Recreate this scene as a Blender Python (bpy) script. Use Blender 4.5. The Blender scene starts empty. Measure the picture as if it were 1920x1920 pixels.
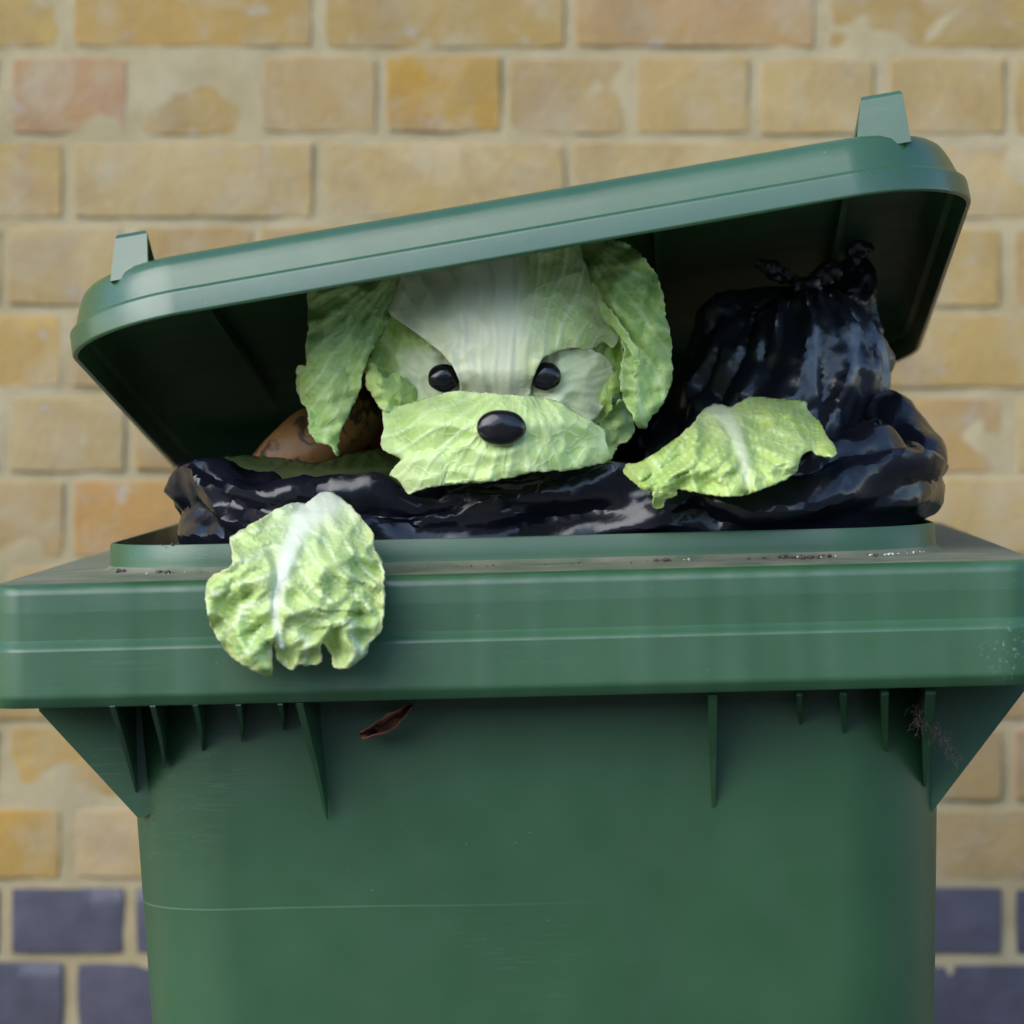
import bpy, bmesh, math, random
import numpy as np
from mathutils import Vector, Matrix, noise as N
from mathutils.geometry import delaunay_2d_cdt
random.seed(7); rng = np.random.default_rng(7)
R = math.radians
sc = bpy.context.scene
COL = sc.collection

# ------------------------------------------------------------------ camera
D0, ZC, HZ, FP = 2.0, 1.10, 745.0, 6690.0        # metres to the bin front, eye height, horizon row, focal length in px of a 1920 frame
cd = bpy.data.cameras.new('camera'); cam = bpy.data.objects.new('camera', cd); COL.objects.link(cam)
cam.location = (0, -D0, ZC); cam.rotation_euler = (R(90), 0, 0)
cd.sensor_width = 36; cd.lens = 36 * FP / 1920; cd.shift_y = -(960 - HZ) / 1920
cd.clip_start = 0.05; cd.clip_end = 200
cd.dof.use_dof = True; cd.dof.focus_distance = 2.11; cd.dof.aperture_fstop = 8.0; cd.dof.aperture_blades = 0
sc.camera = cam

# ------------------------------------------------------------------ light
SUN_EL, SUN_AZ = 36.0, -46.0                      # azimuth from the camera's back (-Y), negative = left
w = bpy.data.worlds.new('World'); sc.world = w; w.use_nodes = True
nt = w.node_tree; nt.nodes.clear()
o_ = nt.nodes.new('ShaderNodeOutputWorld'); b_ = nt.nodes.new('ShaderNodeBackground'); s_ = nt.nodes.new('ShaderNodeTexSky')
s_.sky_type = 'NISHITA'; s_.sun_disc = False; s_.sun_elevation = R(SUN_EL)
tosun = Vector((math.sin(R(SUN_AZ)) * math.cos(R(SUN_EL)), -math.cos(R(SUN_AZ)) * math.cos(R(SUN_EL)), math.sin(R(SUN_EL))))
s_.sun_rotation = math.atan2(tosun.x, tosun.y)
s_.air_density = 1.0; s_.dust_density = 0.5; s_.ozone_density = 2.2
b_.inputs['Strength'].default_value = 0.15
nt.links.new(s_.outputs[0], b_.inputs[0]); nt.links.new(b_.outputs[0], o_.inputs[0])
sl = bpy.data.lights.new('sun', 'SUN'); sl.energy = 1.5; sl.angle = R(64); sl.color = (1.0, 0.94, 0.85)
sun = bpy.data.objects.new('sun', sl); COL.objects.link(sun); sun.location = (-2, -3, 4)
sun.rotation_euler = tosun.to_track_quat('Z', 'Y').to_euler()
sc.view_settings.view_transform = 'Standard'; sc.view_settings.look = 'None'
sc.view_settings.exposure = 1.13; sc.view_settings.gamma = 1.0
try: sc.view_settings.use_curve_mapping = False
except Exception: pass

# ------------------------------------------------------------------ helpers
def px(u, v, d):                                   # photo pixel + distance -> world point
    return Vector(((u - 960) * d / FP, d - D0, ZC - (v - HZ) * d / FP))

def tag(o, label=None, cat=None, group=None, kind=None):
    if label: o['label'] = label
    if cat: o['category'] = cat
    if group: o['group'] = group
    if kind: o['kind'] = kind
    return o

def empty(name, M):
    o = bpy.data.objects.new(name, None); COL.objects.link(o); o.matrix_world = M
    o.empty_display_size = 0.05
    return o

def mesh_obj(name, verts, faces, mat, parent=None, smooth=True, sharp=None, M=None, solid=0, wn=False):
    me = bpy.data.meshes.new(name); me.from_pydata([tuple(v) for v in verts], [], faces)
    bm = bmesh.new(); bm.from_mesh(me); bmesh.ops.recalc_face_normals(bm, faces=bm.faces); bm.to_mesh(me); bm.free()
    if smooth:
        me.polygons.foreach_set('use_smooth', [True] * len(me.polygons))
        if sharp: me.set_sharp_from_angle(angle=R(sharp))
    me.materials.append(mat)
    o = bpy.data.objects.new(name, me); COL.objects.link(o)
    if parent: o.parent = parent
    if M is not None: o.matrix_basis = M
    if wn: m = o.modifiers.new('normals', 'WEIGHTED_NORMAL'); m.keep_sharp = True; m.weight = 80
    if solid:
        m = o.modifiers.new('thickness', 'SOLIDIFY'); m.thickness = solid; m.offset = 0
    return o

def loft(rings, cap0=False, cap1=False, wrap=True):
    n = len(rings[0]); V = [p for r in rings for p in r]; F = []
    for i in range(len(rings) - 1):
        for j in range(n if wrap else n - 1):
            k = (j + 1) % n
            F.append((i * n + j, i * n + k, (i + 1) * n + k, (i + 1) * n + j))
    if cap0: F.append(tuple(range(n - 1, -1, -1)))
    if cap1: F.append(tuple(range((len(rings) - 1) * n, len(rings) * n)))
    return V, F

def rrect(x0, x1, y0, y1, r, z, n=10, seg=1):
    out = []
    cs = [(x0 + r, y0 + r, 180), (x1 - r, y0 + r, 270), (x1 - r, y1 - r, 0), (x0 + r, y1 - r, 90)]
    for cx, cy, a0 in cs:
        for k in range(n + 1):
            a = R(a0 + 90 * k / n); out.append(Vector((cx + r * math.cos(a), cy + r * math.sin(a), z)))
    return out

def join(parts):
    V, F = [], []
    for v, f in parts:
        b = len(V); V += list(v); F += [tuple(i + b for i in q) for q in f]
    return V, F

def catmull(pts, step, closed=True):
    P = [np.array(p, float) for p in pts]; n = len(P); out = []
    rngk = range(n) if closed else range(n - 1)
    for i in rngk:
        p0, p1 = P[(i - 1) % n] if closed or i > 0 else P[i], P[i]
        p2 = P[(i + 1) % n]; p3 = P[(i + 2) % n] if closed or i + 2 < n else P[i + 1]
        m = max(1, int(np.linalg.norm(p2 - p1) / step))
        for k in range(m):
            t = k / m
            out.append(0.5 * ((2 * p1) + (-p0 + p2) * t + (2 * p0 - 5 * p1 + 4 * p2 - p3) * t * t + (-p0 + 3 * p1 - 3 * p2 + p3) * t ** 3))
    if not closed: out.append(P[-1])
    return np.array(out)

def nz(x, y, z=0.0): return N.noise(Vector((x, y, z)))
def lerp(a, b, t): return a + (b - a) * t
def sstep(a, b, x):
    t = min(1, max(0, (x - a) / (b - a))); return t * t * (3 - 2 * t)
def interp(xs, ys, x): return float(np.interp(x, xs, ys))

# ------------------------------------------------------------------ materials
class MB:
    def __init__(s, name):
        s.m = bpy.data.materials.new(name); s.m.use_nodes = True; s.t = s.m.node_tree; s.n = s.t.nodes
        s.b = s.n['Principled BSDF']; s.out = s.n['Material Output']
    def new(s, typ, **kw):
        nd = s.n.new(typ)
        for k, v in kw.items(): setattr(nd, k, v)
        return nd
    def link(s, a, b): s.t.links.new(a, b)
    def set(s, sock, v):
        if hasattr(v, 'node'): s.link(v, sock)
        else: sock.default_value = v
    def coord(s, scale=(1, 1, 1), kind='Object'):
        tc = s.new('ShaderNodeTexCoord'); mp = s.new('ShaderNodeMapping'); mp.inputs['Scale'].default_value = scale
        s.link(tc.outputs[kind], mp.inputs['Vector']); return mp.outputs[0]
    def noise(s, scale, detail=4, rough=0.55, co=None, dist=0):
        n = s.new('ShaderNodeTexNoise'); n.inputs['Scale'].default_value = scale; n.inputs['Detail'].default_value = detail
        n.inputs['Roughness'].default_value = rough; n.inputs['Distortion'].default_value = dist
        s.link(co if co else s.coord(), n.inputs['Vector']); return n.outputs[0]
    def ramp(s, f, stops, interp='LINEAR'):
        r = s.new('ShaderNodeValToRGB'); r.color_ramp.interpolation = interp; e = r.color_ramp.elements
        while len(e) < len(stops): e.new(0.5)
        for k, (p, c) in enumerate(stops):
            e[k].position = p; e[k].color = (c, c, c, 1) if isinstance(c, (int, float)) else (*c, 1)
        s.link(f, r.inputs[0]); return r.outputs[0]
    def mix(s, f, a, b, mode='MIX'):
        m = s.new('ShaderNodeMix', data_type='RGBA', blend_type=mode)
        s.set(m.inputs[0], f)
        for i, c in ((6, a), (7, b)):
            if isinstance(c, tuple): m.inputs[i].default_value = (*c, 1)
            else: s.link(c, m.inputs[i])
        return m.outputs[2]
    def math(s, op, a, b=0.0, c=None):
        m = s.new('ShaderNodeMath', operation=op); s.set(m.inputs[0], a); s.set(m.inputs[1], b)
        if c is not None: s.set(m.inputs[2], c)
        return m.outputs[0]
    def bump(s, h, dist=0.001, strength=1.0, prev=None):
        b = s.new('ShaderNodeBump'); b.inputs['Distance'].default_value = dist; b.inputs['Strength'].default_value = strength
        s.link(h, b.inputs['Height'])
        if prev: s.link(prev, b.inputs['Normal'])
        return b.outputs[0]
    def done(s, color=None, rough=None, normal=None, **kw):
        if color is not None: s.set(s.b.inputs['Base Color'], (*color, 1) if isinstance(color, tuple) else color)
        if rough is not None: s.set(s.b.inputs['Roughness'], rough)
        if normal is not None: s.link(normal, s.b.inputs['Normal'])
        for k, v in kw.items(): s.set(s.b.inputs[k], v)
        return s.m

GREEN = (0.020, 0.076, 0.027)
def plastic(name, dust=0.0, waves=False, scratches=False, rough=0.36, base=GREEN):
    m = MB(name)
    c = m.mix(m.ramp(m.noise(9, 5), [(0.35, 0.0), (0.7, 1.0)]), base, tuple(x * 1.22 + 0.004 for x in base))
    gm = m.ramp(m.noise(4, 6, 0.65, m.coord((2.2, 2.2, 0.55)), 0.5), [(0.50, 0.0), (0.75, 0.35)]); c = m.mix(gm, c, (0.055, 0.085, 0.042))
    # fine pale specks
    vo = m.new('ShaderNodeTexVoronoi'); vo.inputs['Scale'].default_value = 95; m.link(m.coord(), vo.inputs['Vector'])
    sp = m.ramp(vo.outputs['Distance'], [(0.0, 1.0), (0.02, 1.0), (0.045, 0.0)])
    sp = m.math('MULTIPLY', sp, m.ramp(m.noise(7, 2), [(0.46, 0.0), (0.62, 0.7)]))
    c = m.mix(sp, c, (0.34, 0.40, 0.33))
    # hair scratches
    sc1 = m.noise(6, 3, 0.5, m.coord((1, 8, 34)), 1.2)
    sr = m.math('MULTIPLY', m.ramp(sc1, [(0.485, 0.0), (0.4975, 0.4), (0.5025, 0.4), (0.515, 0.0)]), m.ramp(m.noise(5, 2), [(0.5, 0.0), (0.68, 1.0)]))
    c = m.mix(m.math('MULTIPLY', sr, 0.5), c, (0.22, 0.30, 0.25))
    if scratches:      # one long scratch round the bin's front
        tc = m.new('ShaderNodeTexCoord'); sx = m.new('ShaderNodeSeparateXYZ'); m.link(tc.outputs['Object'], sx.inputs[0])
        wob = m.math('MULTIPLY', m.math('SUBTRACT', m.noise(5, 1), 0.5), 0.006)
        dz = m.math('ABSOLUTE', m.math('SUBTRACT', m.math('ADD', sx.outputs[2], wob), scratches))
        ln = m.ramp(m.math('MULTIPLY', dz, 100), [(0.0, 1.0), (0.03, 0.8), (0.07, 0.0)])
        ln = m.math('MULTIPLY', ln, m.ramp(m.math('MULTIPLY_ADD', sx.outputs[0], 1.5, 0.5), [(0.05, 1.0), (0.30, 0.75), (0.60, 0.0)]))
        c = m.mix(m.math('MULTIPLY', ln, 0.26), c, (0.30, 0.42, 0.30))
    ro = m.math('MULTIPLY_ADD', m.noise(30, 4), 0.22, rough - 0.10)
    if dust:
        df = m.ramp(m.noise(26, 8, 0.65, m.coord((1, 1.8, 1)), 0.6), [(0.30, 0.25 * dust), (0.65, dust)])
        c = m.mix(df, c, (0.20, 0.175, 0.125)); ro = m.math('MULTIPLY_ADD', df, 0.45, ro)
    h = m.math('MULTIPLY', m.noise(900, 3), 0.03)
    nrm = m.bump(h, 0.001, 0.8)
    if waves:
        wv = m.noise(1, 1, 0.3, m.coord((46, 3, 2)))
        c = m.mix(m.ramp(wv, [(0.45, 0.0), (0.75, 0.15)]), c, (0.105, 0.185, 0.135))
        nrm = m.bump(wv, 0.0010, 1.0, nrm)
        # chalky scuff at the right hand corner of the skirt
        tc = m.new('ShaderNodeTexCoord'); vm = m.new('ShaderNodeVectorMath', operation='DISTANCE'); m.link(tc.outputs['Object'], vm.inputs[0])
        vm.inputs[1].default_value = (0.280, 0.0, 0.949)
        k = m.ramp(m.math('MULTIPLY', vm.outputs['Value'], 20), [(0.10, 1.0), (0.42, 0.0)])
        k = m.math('MULTIPLY', k, m.ramp(m.noise(300, 4, 0.7), [(0.58, 0.0), (0.63, 1.0)]))
        c = m.mix(m.math('MULTIPLY', k, 0.38), c, (0.50, 0.55, 0.48))
    return m.done(c, ro, nrm, **{'Specular IOR Level': 0.75})

M_BODY = plastic('green_body_plastic', scratches=0.806, rough=0.40)
M_COLLAR = plastic('green_collar_plastic', waves=True, rough=0.38)
M_DECK = plastic('dusty_green_plastic', dust=0.85, rough=0.42)
M_LIDIN = plastic('matt_inner_plastic', rough=0.62)
M_LIDIN.node_tree.nodes['Principled BSDF'].inputs['Specular IOR Level'].default_value = 0.25
M_LID = plastic('green_lid_plastic', rough=0.29)
M_LID.node_tree.nodes['Principled BSDF'].inputs['Specular IOR Level'].default_value = 1.0

def black_bag(name, rough=0.24, col=(0.0075, 0.0080, 0.014), bump=0.0010, sc_=60):
    m = MB(name)
    h = m.noise(sc_, 4, 0.55, m.coord(), 1.5)
    h2 = m.noise(sc_ * 0.35, 2, 0.5, m.coord(), 2.5)
    hh = m.math('ADD', m.math('ABSOLUTE', m.math('SUBTRACT', h, 0.5)), m.math('MULTIPLY', m.math('ABSOLUTE', m.math('SUBTRACT', h2, 0.5)), 2.0))
    return m.done(col, m.math('MULTIPLY_ADD', m.noise(25, 3), 0.22, rough - 0.1), m.bump(hh, bump, 0.8), **{'Specular IOR Level': 0.55})
M_LINER = black_bag('black_liner_film', 0.23, bump=0.0003, sc_=60)
M_SACK = black_bag('black_sack_film', 0.29, (0.024, 0.024, 0.034), 0.0004, 60)
M_SACK.node_tree.nodes['Principled BSDF'].inputs['Specular IOR Level'].default_value = 1.0

def lettuce(name, green, pale, tip, trans=0.3, rough=0.38, netk=0.26):
    m = MB(name)
    at = m.new('ShaderNodeAttribute', attribute_name='leafdata'); sx = m.new('ShaderNodeSeparateColor'); m.link(at.outputs['Color'], sx.inputs[0])
    n1 = m.noise(24, 4, 0.55, None, 0.4)
    dark = tuple(x * k_ for x, k_ in zip(green, (0.66, 0.80, 0.60)))
    c = m.mix(m.ramp(n1, [(0.32, 0.0), (0.68, 1.0)]), dark, green)
    c = m.mix(m.math('MULTIPLY', m.ramp(m.noise(17, 3), [(0.5, 0.0), (0.75, 0.55)]), 1.0), c, tuple(lerp(a, b, 0.55) for a, b in zip(green, pale)))
    c = m.mix(sx.outputs[1], c, tuple(lerp(a, b, 0.65) for a, b in zip(green, pale)))
    c = m.mix(sx.outputs[2], c, tip)
    c = m.mix(sx.outputs[0], c, pale)
    # tiny blemishes
    bl = m.ramp(m.noise(120, 2, 0.5), [(0.70, 0.0), (0.78, 0.5)])
    c = m.mix(m.math('MULTIPLY', bl, 0.5), c, (0.42, 0.36, 0.10))
    vo = m.new('ShaderNodeTexVoronoi', feature='DISTANCE_TO_EDGE'); vo.inputs['Scale'].default_value = 115
    nz_ = m.new('ShaderNodeTexNoise'); nz_.inputs['Scale'].default_value = 45; m.link(m.coord(), nz_.inputs['Vector']); va = m.new('ShaderNodeVectorMath', operation='MULTIPLY_ADD'); m.link(nz_.outputs['Color'], va.inputs[0]); va.inputs[1].default_value = (.014, .014, .014); m.link(m.coord(), va.inputs[2]); m.link(va.outputs[0], vo.inputs['Vector'])
    net = m.math('MULTIPLY', m.ramp(vo.outputs['Distance'], [(0.0, 1.0), (0.10, 0.25), (0.22, 0.0)]), m.math('SUBTRACT', 1.0, m.math('MULTIPLY', sx.outputs[0], 0.85)))
    c = m.mix(m.math('MULTIPLY', net, netk), c, tuple(lerp(a, b, 0.8) for a, b in zip(green, pale)))
    nr = m.bump(m.noise(260, 4, 0.6), 0.0003, 0.4); nr = m.bump(m.noise(75, 3, 0.5, None, 0.8), 0.0010, 0.25, nr); nr = m.bump(net, 0.0006, 0.5, nr)
    m.done(c, m.math('MULTIPLY_ADD', m.noise(60, 3), 0.25, rough - 0.12), nr, **{'Specular IOR Level': 0.45})
    tr = m.new('ShaderNodeBsdfTranslucent'); m.link(c, tr.inputs[0]); m.link(nr, tr.inputs['Normal'])
    mx = m.new('ShaderNodeMixShader'); mx.inputs[0].default_value = trans
    m.link(m.b.outputs[0], mx.inputs[1]); m.link(tr.outputs[0], mx.inputs[2]); m.link(mx.outputs[0], m.out.inputs[0])
    return m.m
M_PAW = lettuce('pale_lettuce', (0.56, 0.70, 0.23), (0.86, 0.90, 0.72), (0.62, 0.58, 0.20), 0.2, netk=0.12)
M_PAW2 = lettuce('yellow_lettuce', (0.54, 0.70, 0.18), (0.78, 0.84, 0.54), (0.46, 0.62, 0.06), 0.2, netk=0.12)
M_WHITE = lettuce('white_lettuce', (0.66, 0.76, 0.28), (0.95, 0.95, 0.64), (0.55, 0.66, 0.32), 0.06)
M_EAR = lettuce('green_lettuce', (0.47, 0.66, 0.19), (0.74, 0.84, 0.48), (0.42, 0.60, 0.20), 0.14)
M_CHEEK = lettuce('bright_lettuce', (0.53, 0.74, 0.15), (0.86, 0.90, 0.60), (0.40, 0.62, 0.10), 0.12)
M_MUZZ = lettuce('muzzle_lettuce', (0.58, 0.75, 0.25), (0.82, 0.89, 0.56), (0.52, 0.68, 0.26), 0.10)
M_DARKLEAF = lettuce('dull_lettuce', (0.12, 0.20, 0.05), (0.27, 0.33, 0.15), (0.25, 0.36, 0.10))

m = MB('black_bean'); M_BEAN = m.done(m.mix(m.ramp(m.noise(90, 3), [(0.4, 0.0), (0.7, 1.0)]), (0.006, 0.006, 0.008), (0.016, 0.014, 0.016)), 0.20, m.bump(m.noise(130, 3), 0.0006, 0.5), **{'Specular IOR Level': 0.6})
m = MB('squash_skin')
c = m.mix(m.ramp(m.noise(30, 4), [(0.35, 0.0), (0.65, 1.0)]), (0.34, 0.145, 0.045), (0.40, 0.22, 0.085))
c = m.mix(m.ramp(m.noise(62, 5, 0.65, None, 0.6), [(0.51, 0.0), (0.59, 0.92)]), c, (0.05, 0.028, 0.018))
M_SQUASH = m.done(c, 0.5, m.bump(m.noise(140, 4), 0.001, 0.5))
m = MB('red_skin'); M_RED = m.done(m.mix(m.noise(40, 3), (0.22, 0.012, 0.012), (0.38, 0.03, 0.02)), 0.3, m.bump(m.noise(40, 2), 0.002, 0.4))
m = MB('dry_leaf'); M_DRY = m.done(m.mix(m.ramp(m.noise(120, 4), [(0.35, 0.0), (0.65, 1.0)]), (0.10, 0.028, 0.016), (0.22, 0.09, 0.05)), 0.7, m.bump(m.noise(200, 3), 0.001, 0.7))
m = MB('soil'); M_SOIL = m.done(m.mix(m.noise(500, 2), (0.035, 0.026, 0.02), (0.14, 0.10, 0.08)), 0.95)
m = MB('chalk_grit'); M_GRIT = m.done((0.62, 0.62, 0.58), 0.8)
m = MB('cobweb_fluff'); M_WEB = m.done((0.11, 0.085, 0.07), 0.95)

def brick_mat(name, blue=False):
    m = MB(name)
    oi = m.new('ShaderNodeObjectInfo')
    tc = m.new('ShaderNodeTexCoord'); vm = m.new('ShaderNodeVectorMath', operation='MULTIPLY_ADD')
    cmb = m.new('ShaderNodeCombineXYZ'); m.link(m.math('MULTIPLY', oi.outputs['Random'], 37.0), cmb.inputs[0]); m.link(m.math('MULTIPLY', oi.outputs['Random'], 91.0), cmb.inputs[2])
    vm.inputs[1].default_value = (1, 1, 1); m.link(tc.outputs['Object'], vm.inputs[0]); m.link(cmb.outputs[0], vm.inputs[2])
    co = vm.outputs[0]
    base = m.mix(1.0, oi.outputs['Color'], (0.92, 0.885, 0.79), 'MULTIPLY')
    if blue:
        c = m.mix(m.ramp(m.noise(30, 5, 0.6, co), [(0.35, 0.0), (0.7, 0.5)]), base, (0.13, 0.125, 0.16))
        return m.done(c, 0.42, m.bump(m.noise(160, 5, 0.6, co), 0.0012, 0.6))
    n1 = m.noise(13, 5, 0.6, co, 0.5)
    c = m.mix(m.ramp(n1, [(0.36, 0.0), (0.62, 0.62)]), base, (0.36, 0.235, 0.07))
    c = m.mix(m.ramp(m.noise(21, 4, 0.55, co, 0.3), [(0.47, 0.0), (0.68, 0.75)]), c, (0.40, 0.33, 0.21))
    c = m.mix(m.ramp(m.noise(17, 3, 0.6, co), [(0.56, 0.0), (0.74, 0.55)]), c, (0.27, 0.155, 0.09))
    c = m.mix(m.ramp(m.noise(34, 3, 0.6, co), [(0.62, 0.0), (0.72, 0.65)]), c, (0.40, 0.385, 0.35))
    c = m.mix(m.ramp(m.noise(8, 5, 0.7, co, 0.8), [(0.48, 0.0), (0.72, 0.55)]), c, (0.25, 0.165, 0.075))
    c = m.mix(m.ramp(m.noise(55, 4, 0.7, co), [(0.58, 0.0), (0.74, 0.45)]), c, (0.30, 0.20, 0.10))
    c = m.mix(m.ramp(m.noise(180, 3, 0.7, co), [(0.60, 0.0), (0.78, 0.35)]), c, (0.22, 0.13, 0.06))
    return m.done(c, 0.88, m.bump(m.noise(140, 6, 0.65, co), 0.0025, 0.7))
M_BRICK = brick_mat('stock_brick'); M_BLUE = brick_mat('blue_brick', True)
m = MB('mortar')
c = m.mix(m.ramp(m.noise(14, 6, 0.6), [(0.35, 0.0), (0.68, 1.0)]), (0.37, 0.295, 0.155), (0.46, 0.385, 0.235))
c = m.mix(m.ramp(m.noise(70, 4), [(0.62, 0.0), (0.75, 0.4)]), c, (0.30, 0.22, 0.12))
M_MORTAR = m.done(c, 0.95, m.bump(m.noise(220, 5, 0.7), 0.002, 0.8))
m = MB('paving'); M_PAVE = m.done(m.mix(m.ramp(m.noise(3, 6, 0.65), [(0.3, 0.0), (0.7, 1.0)]), (0.045, 0.043, 0.040), (0.075, 0.072, 0.068)), 0.9, m.bump(m.noise(90, 5), 0.003, 0.5))

# ------------------------------------------------------------------ ground (tilts a little with the bin)
ROLL, YAW = R(-1.5), R(-1.6)
Mb = Matrix.Translation((0.0262, 0.008, 0.0)) @ Matrix.Rotation(YAW, 4, 'Z') @ Matrix.Rotation(ROLL, 4, 'Y')
Mi = Mb.inverted()
def L(u, v, d): return Mi @ px(u, v, d)
g = mesh_obj('pavement', [(-60, -60, 0), (60, -60, 0), (60, 1.45, 0), (-60, 1.45, 0)], [(0, 1, 2, 3)], M_PAVE, M=Matrix.Rotation(ROLL * 0.97, 4, 'Y'))
g.location.x = 0; g.location.z = 0.0262 * math.sin(-ROLL) * -0.0 - 0.001
tag(g, kind='structure')
# added dark slope, unseen behind the camera: cuts low front sky light and reflections
VV, FF = [], []
for i in range(41):
    for j in range(9):
        x = -40 + 2 * i; t = j / 8; VV.append((x, -9 - 9 * t - 0.03 * abs(x), -0.05 + 4.2 * sstep(0, 1, t) + 0.5 * nz(x * 0.4, t * 3, 5)))
for i in range(40):
    for j in range(8): a = i * 9 + j; FF.append((a, a + 9, a + 10, a + 1))
m = MB('sky_blocker_dark'); M_SKY_BLOCKER = m.done(m.mix(m.noise(2.5, 6, 0.7), (0.018, 0.026, 0.012), (0.05, 0.06, 0.025)), 0.95, m.bump(m.noise(8, 5), 0.1, 1.0))
tag(mesh_obj('added_sky_blocker', VV, FF, M_SKY_BLOCKER), kind='structure')

# ------------------------------------------------------------------ brick wall
DW = 3.15; YW = DW - D0; PXM = FP / DW
wall = empty('brick_wall', Matrix.Translation((0, YW, 0)))
tag(wall, 'yellow stock brick wall with blue brick courses at its foot behind the bin', 'wall')
def row_z(v): return ZC - (v - HZ) / PXM
S = 470 / PXM; H = S / 2
def brick_mesh(name, wid, hei, seed, mat, rough=1.0):
    bm = bmesh.new(); nx, nzv = (10 if wid > 0.15 else 6), 4
    rr = random.Random(seed); dep = 0.05
    def P(i, j, y):
        a, b = i / nx, j / nzv
        x, z = (a - 0.5) * wid, (b - 0.5) * hei
        e = 0.0014 * rough
        if i in (0, nx): x += e * nz(z * 45, seed * 3.1, i)
        if j in (0, nzv): z += e * nz(x * 45, seed * 5.7, j)
        if i in (0, nx) and j in (0, nzv): x *= 0.994 - 0.005 * rr.random(); z *= 0.985 - 0.025 * rr.random()
        yy = y + (0.0012 * rough * nz(x * 25, z * 25, seed) if y < 0.01 else 0)
        return (x, yy, z)
    V = []; F = []
    def ring(y, sh):
        idx = []
        path = [(i, 0) for i in range(nx)] + [(nx, j) for j in range(nzv)] + [(i, nzv) for i in range(nx, 0, -1)] + [(0, j) for j in range(nzv, 0, -1)]
        for i, j in path:
            p = P(i, j, y); V.append((p[0] * (1 - sh / wid * 2), p[1], p[2] * (1 - sh / hei * 2))); idx.append(len(V) - 1)
        return idx
    r0 = ring(dep, 0); r1 = ring(0.0022, 0); r2 = ring(0.0004, 0.0012)
    n = len(r0)
    for a, b in ((r0, r1), (r1, r2)):
        for k in range(n): F.append((a[k], a[(k + 1) % n], b[(k + 1) % n], b[k]))
    inner = []
    for j in range(1, nzv):
        row = []
        for i in range(1, nx):
            p = P(i, j, 0.0); V.append((p[0] * 0.97, p[1] - 0.0004, p[2] * 0.95)); row.append(len(V) - 1)
        inner.append(row)
    def gi(i, j):
        if 0 < i < nx and 0 < j < nzv: return inner[j - 1][i - 1]
        path = {}
        if j == 0 and i < nx: return r2[i]
        if i == nx and j < nzv: return r2[nx + j]
        if j == nzv and i > 0: return r2[nx + nzv + (nx - i)]
        return r2[2 * nx + nzv + (nzv - j)]
    for j in range(nzv):
        for i in range(nx): F.append((gi(i, j), gi(i + 1, j), gi(i + 1, j + 1), gi(i, j + 1)))
    me = bpy.data.meshes.new(name); me.from_pydata(V, [], F); bm.from_mesh(me)
    bmesh.ops.recalc_face_normals(bm, faces=bm.faces); bm.to_mesh(me); bm.free()
    me.polygons.foreach_set('use_smooth', [True] * len(me.polygons)); me.set_sharp_from_angle(angle=R(50))
    me.materials.append(mat); return me
CH = 159 / PXM
BOTS = [90, 250, 408, 572, 725, 882, 1041, 1196, 1348, 1499, 1645, 1787, 1930]
def BOT(r): return BOTS[r - 1] if 1 <= r <= len(BOTS) else (BOTS[0] + 159 * (r - 1) if r < 1 else BOTS[-1] + 150 * (r - len(BOTS)))
MES = {k: [brick_mesh('brick', wd, CH - 0.0115, s + i, mt, rg) for i in range(6)] for k, wd, s, mt, rg in
       (('S', S - 0.0100, 10, M_BRICK, 1.3), ('H', H - 0.0100, 30, M_BRICK, 1.3), ('BS', S - 0.011, 50, M_BLUE, 0.5), ('BH', H - 0.011, 70, M_BLUE, 0.5))}
bulln = None
PAL = [(0.43, 0.27, 0.19), (0.40, 0.27, 0.13), (0.50, 0.36, 0.13), (0.43, 0.315, 0.145), (0.46, 0.35, 0.175), (0.44, 0.315, 0.125), (0.46, 0.365, 0.205), (0.42, 0.30, 0.15), (0.47, 0.365, 0.195), (0.42, 0.315, 0.175)]
SPECIAL = {(2, 120): (0.42, 0.25, 0.17), (2, 835): (0.44, 0.26, 0.045), (1, 365): (0.45, 0.29, 0.09), (1, 1330): (0.43, 0.28, 0.145), (7, 360): (0.46, 0.26, 0.09),
           (11, -110): (0.50, 0.31, 0.075), (10, 130): (0.52, 0.36, 0.12), (11, 350): (0.55, 0.43, 0.28), (9, 350): (0.52, 0.37, 0.13), (5, -110): (0.50, 0.34, 0.13)}
far = []
brick_count = 0
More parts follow.
